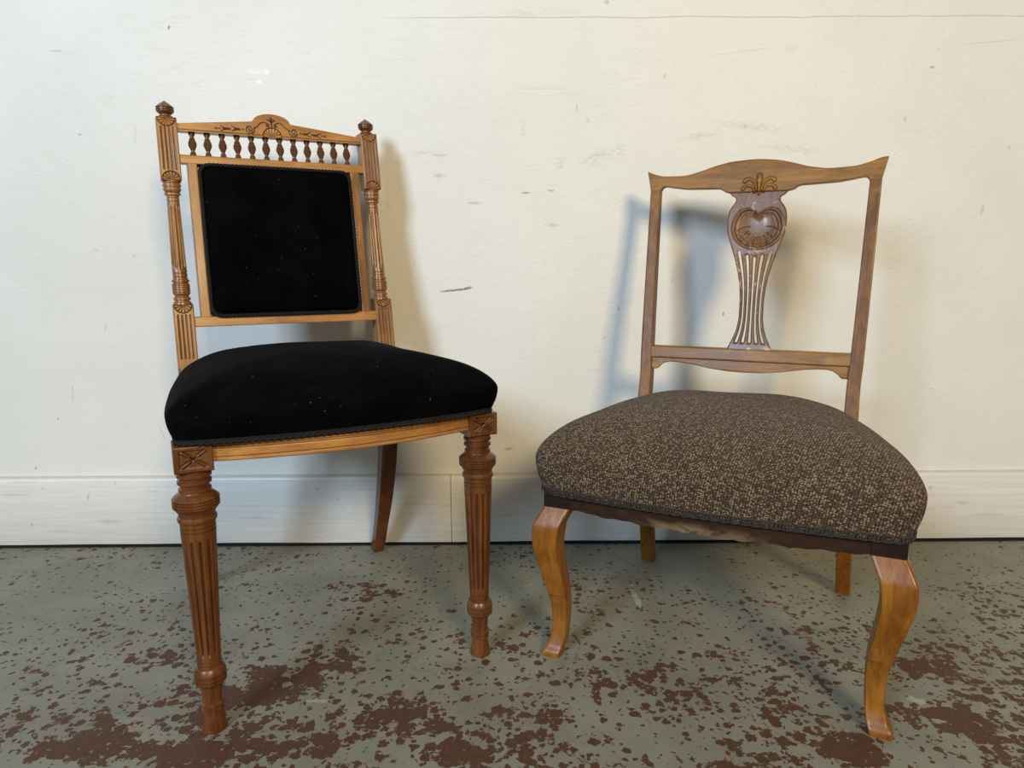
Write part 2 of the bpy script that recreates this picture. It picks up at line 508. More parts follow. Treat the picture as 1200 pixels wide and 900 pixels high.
    hgt = q.math('ADD', q.math('MULTIPLY', orange, .6), q.math('MULTIPLY', mid, .9))
    hgt = q.math('ADD', hgt, q.math('MULTIPLY', ledge, 1.0))
    ridge = q.noise(sc((.35, 1, 2.4)), 16, 3, .6, .8)
    rl = q.math('MULTIPLY', q.smooth(q.math('ABSOLUTE', q.math('SUBTRACT', ridge, .5)), .012, 0), q.smooth(q.noise(P, 4, 2, .5), .5, .62))
    hgt = q.math('ADD', hgt, q.math('MULTIPLY', rl, .10))
    q.l(q.bump(hgt, .75, .0016), b.inputs['Normal'])
    return m
MAT['wall'] = wall_material()

def skirting_material():
    m, nt, b = newmat('worn_white_skirting_paint'); q = NT(nt)
    geo = q.n('ShaderNodeNewGeometry'); P = geo.outputs['Position']
    sp = q.n('ShaderNodeSeparateXYZ'); q.l(P, sp.inputs[0])
    def sc(v): mp = q.n('ShaderNodeMapping'); q.l(P, mp.inputs[0]); mp.inputs['Scale'].default_value = v; return mp.outputs[0]
    st = q.noise(sc((.35, 1, 9)), 14, 5, .65); sp_n = q.noise(sc((1, 1, 2)), 60, 3, .6); big = q.noise(P, 5, 4, .6)
    c = q.mix(q.smooth(st, .35, .7), (.66, .655, .615), (.75, .745, .705))
    c = q.mix(q.math('MULTIPLY', q.smooth(st, .60, .72), q.math('MULTIPLY', q.smooth(big, .42, .6), .6)), c, (.47, .41, .31))
    c = q.mix(q.math('MULTIPLY', q.smooth(sp_n, .69, .75), .6), c, (.30, .25, .19))
    for (px, py, hw, hh, st) in ((105, 581, 1.6, 5, .8), (130, 610, 16, 4, .35), (20, 579, 30, 1.2, .5), (180, 575, 14, 1, .5), (300, 606, 22, 2.5, .3), (70, 622, 24, 2, .3), (1130, 590, 12, 3, .4), (1160, 604, 26, 2, .35), (1092, 572, 3, 3, .6), (480, 590, 16, 2, .3), (590, 605, 14, 1.2, .4)):
        mx, mz = on_wall(px, py); k = 1.58 / FPX
        mp = q.n('ShaderNodeMapping', vector_type='TEXTURE'); q.l(P, mp.inputs[0])
        mp.inputs['Location'].default_value = (mx * 1.58 / WALL_Y, 1.58, CAM_H + (mz - CAM_H) * 1.58 / WALL_Y); mp.inputs['Scale'].default_value = (hw * k, 1, hh * k)
        ln = q.n('ShaderNodeVectorMath', operation='LENGTH'); q.l(mp.outputs[0], ln.inputs[0])
        f = q.math('MULTIPLY', q.smooth(q.math('ADD', ln.outputs[1], q.math('SUBTRACT', sp_n, .5)), 1.15, .2), st * .65)
        c = q.mix(f, c, (.26, .21, .15))
    # dirt line lodged on the ledge at the top of the board
    c = q.mix(q.math('MULTIPLY', q.smooth(sp.outputs[2], .1645, .1685), q.math('ADD', .25, q.math('MULTIPLY', sp_n, .5))), c, (.52, .44, .30))
    q.l(c, b.inputs['Base Color']); b.inputs['Roughness'].default_value = .42
    q.l(q.bump(q.math('ADD', st, q.math('MULTIPLY', sp_n, .6)), .22, .0012), b.inputs['Normal'])
    return m
MAT['skirting'] = skirting_material()

def floor_material():
    m, nt, b = newmat('flaking_grey_floor_paint'); q = NT(nt)
    geo = q.n('ShaderNodeNewGeometry'); P = geo.outputs['Position']
    sp = q.n('ShaderNodeSeparateXYZ'); q.l(P, sp.inputs[0]); x, y = sp.outputs[0], sp.outputs[1]
    def sc(v, loc=(0, 0, 0)):
        mp = q.n('ShaderNodeMapping'); q.l(P, mp.inputs[0]); mp.inputs['Scale'].default_value = v; mp.inputs['Location'].default_value = loc; return mp.outputs[0]
    wv = q.n('ShaderNodeTexNoise'); q.l(P, wv.inputs['Vector']); wv.inputs['Scale'].default_value = 95; wv.inputs['Detail'].default_value = 3
    wsub = q.n('ShaderNodeVectorMath', operation='SUBTRACT'); q.l(wv.outputs['Color'], wsub.inputs[0]); wsub.inputs[1].default_value = (.5, .5, .5)
    wsc = q.n('ShaderNodeVectorMath', operation='SCALE'); q.l(wsub.outputs[0], wsc.inputs[0]); wsc.inputs['Scale'].default_value = .017
    wad = q.n('ShaderNodeVectorMath', operation='ADD'); q.l(P, wad.inputs[0]); q.l(wsc.outputs[0], wad.inputs[1])
    def dots(scale, off):
        mp = q.n('ShaderNodeMapping'); q.l(wad.outputs[0], mp.inputs[0]); mp.inputs['Location'].default_value = off; mp.inputs['Scale'].default_value = (1, 1.0, 0)
        vo = q.n('ShaderNodeTexVoronoi', voronoi_dimensions='2D'); q.l(mp.outputs[0], vo.inputs['Vector']); vo.inputs['Scale'].default_value = scale
        sx_ = q.n('ShaderNodeSeparateColor'); q.l(vo.outputs['Color'], sx_.inputs[0])
        return vo.outputs['Distance'], sx_.outputs[0]
    d1, r1 = dots(45, (0, 0, 0)); d2_, r2_ = dots(84, (3.1, 1.7, 0))
    small = q.noise(P, 62, 2, .5)
    medium = q.noise(sc((1, 1, 1), (3, 1, 0)), 26, 6, .66)
    region = q.noise(P, 4.2, 3, .55)
    # more paint lost towards the middle of the room (nearer y = 0.7) than by the wall
    near = q.smooth(y, 1.5, .75)
    boost = None
    patches = [(330, 800, .10, .06, .16), (395, 770, .08, .05, .12), (110, 870, .10, .05, .13), (215, 885, .08, .04, .12), (190, 770, .08, .05, .07),
               (250, 830, .06, .06, .12), (1000, 880, .05, .035, .2), (1120, 845, .10, .05, .17), (1080, 780, .07, .05, .1), (1170, 880, .05, .04, .1),
               (540, 885, .06, .025, .13), (620, 870, .04, .02, .08), (700, 800, .12, .05, .04), (1180, 720, .08, .06, .05), (430, 690, .10, .08, .06), (830, 720, .1, .06, -.03),
               (780, 870, .10, .05, -.06), (60, 720, .12, .1, -.05), (380, 870, .05, .03, .1), (470, 840, .07, .04, .08), (880, 660, .3, .08, -.03)]
    for (px, py, hx, hy, st) in patches:
        fx, fy = on_floor(px, py)
        mp = q.n('ShaderNodeMapping', vector_type='TEXTURE'); q.l(P, mp.inputs[0])
        mp.inputs['Location'].default_value = (fx, fy, 0); mp.inputs['Scale'].default_value = (hx, hy, 1)
        ln = q.n('ShaderNodeVectorMath', operation='LENGTH'); q.l(mp.outputs[0], ln.inputs[0])
        g = q.math('MULTIPLY', q.smooth(ln.outputs[1], 1.3, 0), st)
        boost = g if boost is None else q.math('ADD', boost, g)
    bias = q.math('ADD', q.math('MULTIPLY', q.math('SUBTRACT', region, .5), .36), q.math('ADD', q.math('MULTIPLY', boost, 1.25), q.math('MULTIPLY', near, .095)))
    def spot(d, rnd, gain, base_):
        rad = q.math('ADD', q.math('MULTIPLY', q.math('SUBTRACT', rnd, .5), .62), q.math('ADD', q.math('MULTIPLY', bias, gain), base_))
        return q.smooth(q.math('SUBTRACT', rad, d), -.015, .03)
    f1 = q.math('MAXIMUM', spot(d1, r1, 2.1, -.06), spot(d2_, r2_, 1.6, -.045))
    f2 = q.smooth(q.math('ADD', medium, bias), .645, .660)
    isl = q.smooth(q.noise(P, 85, 3, .6), .60, .63)
    f2 = q.math('MULTIPLY', f2, q.math('SUBTRACT', 1.0, q.math('MULTIPLY', isl, .9)))
    bare = q.math('MAXIMUM', f1, f2)
    tone = q.noise(P, 6, 4, .6); fine = q.noise(P, 220, 3, .6)
    paint = q.mix(q.smooth(tone, .3, .7), (.168, .166, .127), (.224, .221, .173))
    paint = q.mix(q.math('MULTIPLY', q.smooth(q.noise(sc((1, .5, 1)), 30, 4, .6), .55, .75), .3), paint, (.15, .148, .118))
    red = q.mix(q.noise(P, 90, 4, .65), (.050, .024, .015), (.112, .054, .034))
    chips = q.math('MULTIPLY', q.smooth(q.noise(P, 150, 2, .5), .74, .78), q.smooth(q.noise(P, 12, 2, .5), .52, .62))
    red = q.mix(q.math('MULTIPLY', chips, .6), red, (.42, .41, .36))
    fringe = q.math('MULTIPLY', q.smooth(q.math('ADD', medium, bias), .58, .64), q.smooth(q.noise(P, 48, 4, .65), .42, .6))
    paint = q.mix(q.math('MULTIPLY', fringe, .45), paint, (.27, .19, .135))
    c = q.mix(bare, paint, red)
    # a few pale spots where filler shows
    for (px, py, hx, hy) in ((372, 822, .014, .006), (1075, 820, .012, .01), (1100, 845, .01, .006), (745, 700, .006, .05)):
        fx, fy = on_floor(px, py)
        dx = q.math('MULTIPLY', q.math('SUBTRACT', x, fx), 1 / hx); dy = q.math('MULTIPLY', q.math('SUBTRACT', y, fy), 1 / hy)
        d2 = q.math('ADD', q.math('ADD', q.math('MULTIPLY', dx, dx), q.math('MULTIPLY', dy, dy)), q.math('MULTIPLY', q.math('SUBTRACT', small, .5), 5))
        c = q.mix(q.math('MULTIPLY', q.smooth(d2, 1.1, .5), .55), c, (.40, .39, .33))
    q.l(c, b.inputs['Base Color'])
    b.inputs['Specular IOR Level'].default_value = .2
    rg = q.math('ADD', .42, q.math('ADD', q.math('MULTIPLY', bare, .15), q.math('MULTIPLY', q.math('SUBTRACT', tone, .5), .2)))
    q.l(rg, b.inputs['Roughness'])
    h = q.math('ADD', q.math('MULTIPLY', q.math('SUBTRACT', 1.0, bare), 1.0), q.math('ADD', q.math('MULTIPLY', fine, .12), q.math('MULTIPLY', q.noise(P, 18, 3, .5), .8)))
    q.l(q.bump(h, .5, .0011), b.inputs['Normal'])
    return m
MAT['floor'] = floor_material()

m, nt, b = newmat('painted_gap_shade'); b.inputs['Base Color'].default_value = (.012, .011, .010, 1); b.inputs['Roughness'].default_value = .9
MAT['gap_shade'] = m

# ------------------------------------------------------------------ room
def box(mb, x0, x1, y0, y1, z0, z1):
    V = [(x, y, z) for z in (z0, z1) for y in (y0, y1) for x in (x0, x1)]
    mb.add(V, [(0, 2, 3, 1), (4, 5, 7, 6), (0, 1, 5, 4), (2, 6, 7, 3), (0, 4, 6, 2), (1, 3, 7, 5)])

def structure(o): o['kind'] = 'structure'; return o

WA = .0053                                    # the wall runs a hair off square to the view
def skew(o): o.rotation_euler = (0, 0, math.atan(WA)); return o
mb = MB(); box(mb, -4, 4, -4.2, 1.75, -.06, 0)
structure(mb.build('floor', MAT['floor'], None, 0))
mb = MB(); box(mb, -4, 4, WALL_Y, WALL_Y + .12, -.06, 2.6)
skew(structure(mb.build('wall_back', MAT['wall'], None, 0)))
# skirting: two boards butted together, each with an eased top edge, standing a little off the floor
def board(x0, x1):
    prof = [(1.580, .0070), (1.579, .0085), (1.5795, .160), (1.581, .165), (1.584, .1675), (1.588, .1685), (1.5965, .1692), (1.5965, .0070)]
    n = 24 if x1 - x0 < 2 else 60
    rings = []
    for i in range(n + 1):
        x = x0 + (x1 - x0) * i / n
        w = .0006 * math.sin(x * 7.3) + .0004 * math.sin(x * 17.1)
        rings.append([(x, y + w * .4, z + (w if z < .01 else w * .5)) for y, z in prof])
    return loops(rings)
jx = on_wall(533, 600)[0] * 1.58 / WALL_Y
bb = MB(); box(bb, -4, 4, 1.5765, 1.5966, .0001, .0012); box(bb, -4, 4, 1.5935, 1.5966, .0012, .02)  # near-black strips paint in the shade line under and behind the boards
base = skew(structure(bb.build('baseboard_shade_strips', MAT['gap_shade'], None, 0)))
for (a, c_) in ((-4, jx - .0007), (jx + .0007, 4)):
    V, F = board(a, c_)
    link_mesh('skirting_board', V, F, MAT['skirting'], base, 50)

def thing(name, label, cat, loc, rz, group=None):
    o = bpy.data.objects.new(name, None); COL.objects.link(o)
    o.empty_display_size = .1
    o.location = loc; o.rotation_euler = (0, 0, rz)
    o['label'] = label; o['category'] = cat
    if group: o['group'] = group
    return o

# ================================================================== chair with black velvet
A = thing('spindle_back_chair', 'taller carved golden wood side chair with black velvet seat and back panel', 'chair', (-.2423, 1.0103, 0), .4826)
SL1, Y1, Z1 = .179, .4124, .5546
def yc1(z): return Y1 + SL1 * (z - Z1)

def grooved(z0, z1, r, n, g=.0015, d=.0018):
    """plain band from z0 down to z1 cut by n turned grooves"""
    out = []; step = (z0 - z1) / n
    for k in range(n):
        zc = z0 - step * (k + .5)
        out += [(zc + step * .48, r), (zc + g * .55, r), (zc + g * .15, r - d), (zc - g * .15, r - d), (zc - g * .55, r)]
    return out + [(z1, r)]
LEGP = [(.385, .0205), (.3795, .0208), (.3785, .0222), (.3745, .0222), (.3735, .0192), (.3700, .0188), (.3690, .0218), (.3650, .0218), (.3640, .0190),
        (.3590, .0182), (.3578, .0208), (.3545, .0210), (.3535, .0196), (.3520, .0205), (.3495, .0250), (.3465, .0285), (.3450, .0296)] + grooved(.3448, .3330, .0301, 3, .0018, .0020) + \
       [(.3320, .0292), (.3285, .0262), (.3240, .0236), (.3200, .0226), (.3190, .0246), (.3165, .0254), (.3140, .0252), (.3125, .0246), (.3115, .0226)] + grooved(.3080, .2965, .0227, 2, .0014, .0016) + \
       [(.2920, .0225), (.112, .0160)] + grooved(.1115, .1000, .0160, 2, .0014, .0015) + \
       [(.0985, .0160), (.0972, .0180), (.0940, .0200), (.0905, .0212)] + grooved(.0900, .0760, .0214, 2, .0020, .0022) + [(.0740, .0202), (.0715, .0182), (.0705, .0150),
        (.066, .0142), (.0440, .0128), (.0430, .0156), (.0392, .0156), (.0382, .0126), (.0360, .0126), (.0350, .0156), (.0312, .0156), (.0300, .0130),
        (.015, .0146), (.004, .0172), (0, .0166)]

def block_relief(cx, cz, hw, hh, yf, depth, n=64):
    """corner block: sunk square field with a four-petal flower; bevelled edges"""
    u = np.linspace(-1, 1, n); Xg, Zg = np.meshgrid(cx + u * hw, cz + u * hh)
    dx, dz = Xg - cx, Zg - cz
    fx, fz = hw - .0065, hh - .0055
    ins = np.clip(np.minimum((fx - np.abs(dx)), (fz - np.abs(dz))) / .001, 0, 1)
    H = -.0012 * ins; S = np.clip(1 - np.abs(np.maximum(np.abs(dx) - fx, np.abs(dz) - fz)) / .0008, 0, 1) * .8
    for sx in (-1, 1):
        for sz in (-1, 1):
            ex, ez = fx * .84 * sx, fz * .84 * sz
            for curl in (-1, 1):
                pts = [(0, 0), (ex * .45 + curl * .0016 * sz, ez * .45 - curl * .0016 * sx), (ex + curl * .0028 * sz * .6, ez - curl * .0028 * sx * .6)]
                g, s = groove(seg_dist(dx, dz, pts), .0011, .0012); H += g; S = np.maximum(S, s * .9)
            d = seg_dist(dx, dz, [(ex * .3, ez * .3), (ex * .9, ez * .9)])
            H += .0016 * np.clip(1 - (d / .002) ** 2, 0, 1)
    edge = np.minimum(hw - np.abs(dx), hh - np.abs(dz))
    H -= np.clip(.0015 - edge, 0, 1) * .8
    return panel(Xg, Zg, H, S, lambda X, Z: np.full(X.shape, yf), depth)

for sx in (-1, 1):
    V, F, S = lathe(lambda z: (sx * .2097, 0), LEGP, 96, (.117, .288, 12, .0036))
    leg = link_mesh('front_leg', V, F, MAT['turned'], A, 24, S)
    V, F, S = block_relief(sx * .2097, .402, .0242, .0178, -.0245, .049)
    link_mesh('corner_block', V, F, MAT['turned'], leg, 35, S)

# rear legs and carved posts
COLP = [(.806, .0158), (.8025, .0160), (.8010, .0140), (.7995, .0140), (.7985, .0156), (.7950, .0156), (.7940, .0140), (.7925, .0140), (.7915, .0152), (.7885, .0150), (.7850, .0128), (.7838, .0110),
        (.7830, .0138), (.7795, .0138), (.7785, .0108)] + grooved(.7780, .7650, .0106, 2, .0014, .0014) + [(.7640, .0105), (.6440, .0124)] + grooved(.6430, .6290, .0125, 2, .0014, .0014) + \
       [(.6280, .0127), (.6272, .0150), (.6238, .0150), (.6228, .0128), (.6210, .0128), (.6202, .0150)] + grooved(.6200, .6035, .0153, 4, .0013, .0015) + \
       [(.6015, .0142), (.5990, .0122), (.5965, .0120), (.5955, .0145), (.5915, .0145), (.5905, .0126), (.5885, .0128), (.587, .0152), (.583, .0154)]
FINP = [(.9495, .0006), (.9475, .0030), (.945, .0068), (.942, .0108), (.9400, .0132), (.9382, .0147)] + grooved(.9380, .9300, .0153, 2, .0014, .0018) + \
       [(.9290, .0146), (.9265, .0122), (.9245, .0096), (.9225, .0094), (.9215, .0124), (.918, .0130), (.9165, .0125)]

def carved_block(cx, z0, z1, hw, fans, yoff, th, nz, gz):
    u = np.linspace(-1, 1, 62); zz = np.linspace(z0, z1, nz)
    Xg, Zg = np.meshgrid(cx + u * hw, zz)
    H = np.zeros(Xg.shape); S = np.zeros(Xg.shape)
    for (cz, sgn) in fans:
        h, s = fan(Xg, Zg, cx, cz, .0152, sgn, 7); H += h; S = np.maximum(S, s)
    for k in range(4):
        gx = cx + (k - 1.5) * .0066
        d = seg_dist(Xg, Zg, [(gx, gz[0]), (gx, gz[1])])
        g = np.clip(1 - d / .0017, 0, 1) ** .7
        H -= .0018 * g; S = np.maximum(S, .75 * g)
    edge = hw - np.abs(Xg - cx)
    H -= np.clip(.0016 - edge, 0, 1) * .9
    return panel(Xg, Zg, H, S, lambda X, Z: Y1 + SL1 * (Z - Z1) + yoff, th)

for sx in (-1, 1):
    px = sx * .1865
    # lower post curving back into the sabre leg
    tab = [(.0, .512, .0125, .0135), (.07, .478, .0130, .0140), (.15, .443, .0150, .0160), (.25, .410, .0165, .0170), (.34, .393, .0168, .0172), (.42, .3885, .0170, .0172), (.4705, yc1(.4705), .0170, .0170)]
    rows = resample(tab, 40)
    V, F, S = sweep([(px, y, z, hx, hy) for z, y, hx, hy in rows], 3, .003)
    post = link_mesh('back_post', V, F, MAT['turned'], A, 40, S)
    V, F, S = carved_block(px, .470, .5835, .0170, [(.583, -1)], -.017, .034, 210, (.487, .564))
    link_mesh('carved_block', V, F, MAT['gold_z'], post, 35, S)
    V, F, S = carved_block(px, .8055, .9175, .0170, [(.9165, -1), (.8065, 1)], -.017, .034, 210, (.8255, .8995))
    link_mesh('carved_block', V, F, MAT['gold_z'], post, 35, S)
    V, F, S = lathe(lambda z: (px, yc1(z)), COLP, 72, (.6465, .761, 9, .0026))
    link_mesh('turned_column', V, F, MAT['gold_z'], post, 24, S)
    V, F, S = lathe(lambda z: (px, yc1(z)), FINP, 40)
    link_mesh('finial', V, F, MAT['turned'], post, 24, S)

# crest rail with incised scrolls, fan and fleur
nu = 760
u = np.linspace(-.1705, .1705, nu)
def crest_top(x):
    a = np.abs(x + .0025)
    base_ = .9085 + (.9235 - .9085) * np.clip(1 - (a - .033) / (.1705 - .033), 0, 1)
    arch = .9225 + .0172 * np.sqrt(np.clip(1 - (a / .0345) ** 2, 0, 1))
    return np.where(a < .0345, np.maximum(arch, base_), base_)
zt = crest_top(u); nv = 74
tt = np.linspace(0, 1, nv)[:, None]
Xg = np.repeat(u[None], nv, 0); Zg = .8955 + (zt[None] - .8955) * tt
H = np.zeros(Xg.shape); S = np.zeros(Xg.shape)
cx, bz = -.0025, .8955
h, s = fan(Xg, Zg, cx, bz + .0008, .0178, 1, 8, .0018); H += h; S = np.maximum(S, s)
outside = 1.0 * (np.hypot(Xg - cx, Zg - bz) > .0185)
g, s = groove(np.abs(Zg - (bz + .0030)), .0010, .0009); H += g * outside; S = np.maximum(S, s * outside)
def spiral(sx, ox, oz, r0, r1, turns, a0, n=46, hand=1):
    return [(sx * (ox + (r0 + (r1 - r0) * i / n) * math.cos(a0 + hand * turns * 2 * math.pi * i / n)), oz + (r0 + (r1 - r0) * i / n) * math.sin(a0 + hand * turns * 2 * math.pi * i / n)) for i in range(n + 1)]
for sx in (-1, 1):
    strokes = []
    strokes.append((spiral(sx, .0408, .0122, .0088, .0012, 1.7, R(165), 50, 1), .0010))
    strokes.append(([(sx * a, c_) for a, c_ in ((.0333, .0148), (.0305, .0160), (.0290, .0178), (.0270, .0180), (.0255, .0205), (.0225, .0240), (.0185, .0268), (.0140, .0280), (.0095, .0272), (.0060, .0245))], .0009))
    strokes.append((spiral(sx, .0078, .0222, .0030, .0006, 1.1, R(130), 20, 1), .0013))
    strokes.append(([(sx * .0515, .0115), (sx * .0555, .0112)], .0008))
    for o in (.059, .0785):
        zc = .0110 if o < .07 else .0100
        strokes.append(([(sx * o, zc), (sx * (o + .008), zc)], .0016))
        for q_ in (-1, 1):
            strokes.append(([(sx * (o + .002), zc), (sx * (o + .008), zc + q_ * .0016), (sx * (o + .0135), zc + q_ * .0042)], .0008))
    strokes.append(([(sx * .0755, .0106), (sx * .0765, .0106)], .0011))
    strokes.append(([(sx * .0935, .0098), (sx * .0965, .0097)], .0006))
    for k in range(3):
        strokes.append(([(sx * (.0985 + .0018 * k), .0082), (sx * (.0992 + .0018 * k), .0112)], .0005))
    strokes.append(([(sx * .0012, .0290), (sx * .0040, .0318), (sx * .0065, .0325)], .0013))
    strokes.append(([(0, .0285), (0, .0325)], .0010)); strokes.append(([(0, .0325), (0, .0350)], .0019))
    strokes.append(([(0, .0245), (0, .0246)], .0016)); strokes.append(([(0, .0205), (0, .0210)], .0010))
    for pts, w in strokes:
        pts = [(cx + a, bz + c_) for a, c_ in pts]
        x0, x1 = min(p[0] for p in pts) - .004, max(p[0] for p in pts) + .004
        i0, i1 = np.searchsorted(u, x0), np.searchsorted(u, x1)
        if i1 <= i0: continue
        sl = (slice(None), slice(i0, i1))
        d = seg_dist(Xg[sl], Zg[sl], pts)
        gg = np.clip(1.9 - d / w * 1.2, 0, 1)
        H[sl] -= .0009 * gg; S[sl] = np.maximum(S[sl], gg)
V, F, S = panel(Xg, Zg, H, S, lambda X, Z: Y1 + SL1 * (Z - Z1) - .0125, .025)
link_mesh('crest_rail', V, F, MAT['gold_x'], A, 35, S)

# twelve little turned spindles
SP = [(.8965, .0054), (.8935, .0058), (.8915, .0058), (.8905, .0046), (.8888, .0046), (.8878, .0034), (.8860, .0034), (.8850, .0046), (.8825, .0052), (.8785, .0066), (.8755, .0077), (.8745, .0066), (.8735, .0077),
      (.8700, .0068), (.8660, .0050), (.8635, .0040), (.8625, .0032), (.8608, .0032), (.8598, .0044), (.8572, .0050), (.8545, .0058), (.8515, .0060)]
V, F, S = lathe(lambda z: (0, yc1(z)), SP, 20)
sp0 = None
for k in range(12):
    x = -.1455 + k * .0261
    if sp0 is None:
        sp0 = link_mesh('spindle', V, F, MAT['spindle'], A, 24, S); sp0.location = (x, 0, 0)
    else:
        o = sp0.copy(); COL.objects.link(o); o.parent = A; o.location = (x, 0, 0)

def bar_x(x0, x1, z0, z1, yoff, th, bev=.0015, n=2):
    """horizontal bar in the raked back plane"""
    rings = []
    for x in np.linspace(x0, x1, n):
        cz, hz = (z0 + z1) / 2, (z1 - z0) / 2
        rings.append([(x, yc1(cz + pz) + yoff + py, cz + pz) for py, pz in rrect(th / 2, hz, bev, 2)])
    return loops(rings)
for z0, z1 in ((.8365, .8525), (.5420, .5600)):
    V, F = bar_x(-.170, .170, z0, z1, -.003, .022)
    link_mesh('back_rail', V, F, MAT['gold_x'], A, 40)
for sx in (-1, 1):
    rings = []
    for z in (.5595, .837):
        rings.append([(sx * .150 + px, yc1(z) - .003 + py, z) for px, py in rrect(.0085, .011, .0018, 2)])
    V, F = loops(rings)
    link_mesh('panel_stile', V, F, MAT['gold_z'], A, 40)

# black velvet back panel with its edge cord
def back_pad():
    out = [(px, .6985 + pz) for px, pz in rrect(.1415, .1405, .017, 6)]
    O = even(out, 150); C = np.array([0, .6985])
    rings = []
    for s, dy in ((1.0, .004), (1.0, -.010), (.995, -.0135), (.985, -.0155), (.97, -.0165), (.955, -.0165), (.945, -.0155), (.938, -.0165), (.925, -.0195), (.9, -.0225), (.85, -.0255), (.75, -.0285), (.6, -.031), (.4, -.033), (.2, -.034), (.05, -.034)):
        ring = []
        for x, z in O:
            X = C[0] + (x - C[0]) * s; Z = C[1] + (z - C[1]) * s
            ring.append((X, yc1(Z) + dy, Z))
        rings.append(ring)
    V, F = loops(rings)
    return V, F, O
V, F = bar_x(-.1485, .1485, .557, .839, .004, .008, .001)
link_mesh('back_panel', V, F, MAT['gold_x'], A, 40)
V, F, O = back_pad()
pad = link_mesh('back_pad', V, F, MAT['velvet'], A, 50)
P = even([(x * .982, yc1(.6985 + (z - .6985) * .982) - .0165, .6985 + (z - .6985) * .982) for x, z in O], 620)
tube_along(P, .0021, 5, True, .55, 3, .0017).build('edge_cord', MAT['black_cord'], pad, 60)

# seat rails
nu = 160; u = np.linspace(-.1855, .1855, nu); zz = np.linspace(.3945, .4195, 34)
Xg, Zg = np.meshgrid(u, zz); H = np.zeros(Xg.shape); S = np.zeros(Xg.shape)
for gz in (.4005, .4125, .4155):
    g, s = groove(np.abs(Zg - gz), .0011, .0011); H += g; S = np.maximum(S, s * .85)
H -= np.clip(.0015 - np.minimum(Zg - .3945, .4195 - Zg), 0, 1) * .9
bow = lambda X: -.019 - .028 * (1 - (X / .1855) ** 2)
V, F, S = panel(Xg, Zg, H, S, lambda X, Z: bow(X), .022)
link_mesh('seat_rail', V, F, MAT['gold_x'], A, 35, S)
def side_rail(sx, xf, yf, xr, yr, z0, z1, th, mat, parent):
    rings = []
    for t in (0, 1):
        x, y = xf + (xr - xf) * t, yf + (yr - yf) * t
        rings.append([(sx * (x + px), y, (z0 + z1) / 2 + pz) for px, pz in rrect(th / 2, (z1 - z0) / 2, .002, 2)])
    V, F = loops(rings)
    return link_mesh('seat_rail', V, F, mat, parent, 40)
for sx in (-1, 1):
    side_rail(sx, .2165, .022, .188, .374, .3885, .4195, .024, MAT['gold_z'], A)
V, F = loops([[(x, .3885 + py, .404 + pz) for py, pz in rrect(.011, .0155, .002, 2)] for x in (-.170, .170)])
link_mesh('seat_rail', V, F, MAT['gold_x'], A, 40)

# domed black velvet seat
ol = []
for x in np.linspace(-.237, .237, 15): ol.append((x, -.029 - .030 * (1 - (x / .237) ** 2)))
ol += [(.2385, 0), (.236, .06), (.230, .13), (.222, .21), (.213, .29), (.205, .362), (.196, .374), (.165, .376), (.160, .395), (.08, .402), (0, .404)]
ol += [(-x, y) for x, y in ol[:14:-1] if x > 0]
ol = chaikin(ol, 2)
V, F, O = cushion(ol, (0, .175), .4205, .458, .064, 2.5, 1.7, 150, .0012, .958, 1.004)
seat = link_mesh('seat_cushion', V, F, MAT['velvet'], A, 60)
C = np.array([0, .175])
band = []
for s, z in ((.950, .4197), (.9575, .4205), (.962, .4235), (.972, .4305), (.971, .4325), (.960, .433)):
    band.append([(*(C + (p - C) * s * 1.004), z) for p in O])
V, F = loops(band, False)
link_mesh('braid_band', V, F, MAT['black_cord'], seat, 50)
P = even([(*(C + (p - C) * .9645), .4228) for p in O], 1100)
tube_along(P, .0017, 5, True, .5, 2, .0012).build('twisted_cord', MAT['black_cord'], seat, 60)

# ================================================================== low chair with tweed seat
B = thing('splat_back_chair', 'low brown wood nursing chair with carved splat back and brown tweed seat', 'chair', (.2962, 1.0113, 0), -.4398)
Y2, Z2 = .3505, .4809
SL2 = (.4263 - .3505) / (.7983 - .4809)
def yc2(z): return Y2 + SL2 * (z - Z2)

# cabriole front legs
CAB = [(0.0, .2475, -.012, .0155), (.006, .2470, -.012, .0157), (.018, .2420, -.006, .0140), (.04, .2375, .000, .0126), (.075, .2370, .002, .0136), (.11, .2400, -.002, .0160), (.165, .2495, -.012, .0190),
       (.205, .2545, -.017, .0215), (.228, .2530, -.016, .0228), (.248, .2455, -.008, .0228), (.262, .2390, -.001, .0222)]
for sx in (-1, 1):
    rows = resample(CAB, 90)
    V, F, S = sweep([(sx * x, y, z, w, w) for z, x, y, w in rows], 2, .0035)
    S = [.75 if abs(v[2] - (.107 + .05 * (v[0] - sx * .24))) < .0012 and v[1] < 0 else 0 for v in V]
    leg = link_mesh('front_leg', V, F, MAT['honey_z'], B, 40, S)
    V, F, S = sweep([(sx * .2385, .0005, z, .0225, .0225) for z in (.262, .284)], 2, .002)
    link_mesh('leg_block', V, F, MAT['dark_rail'], leg, 40, S)

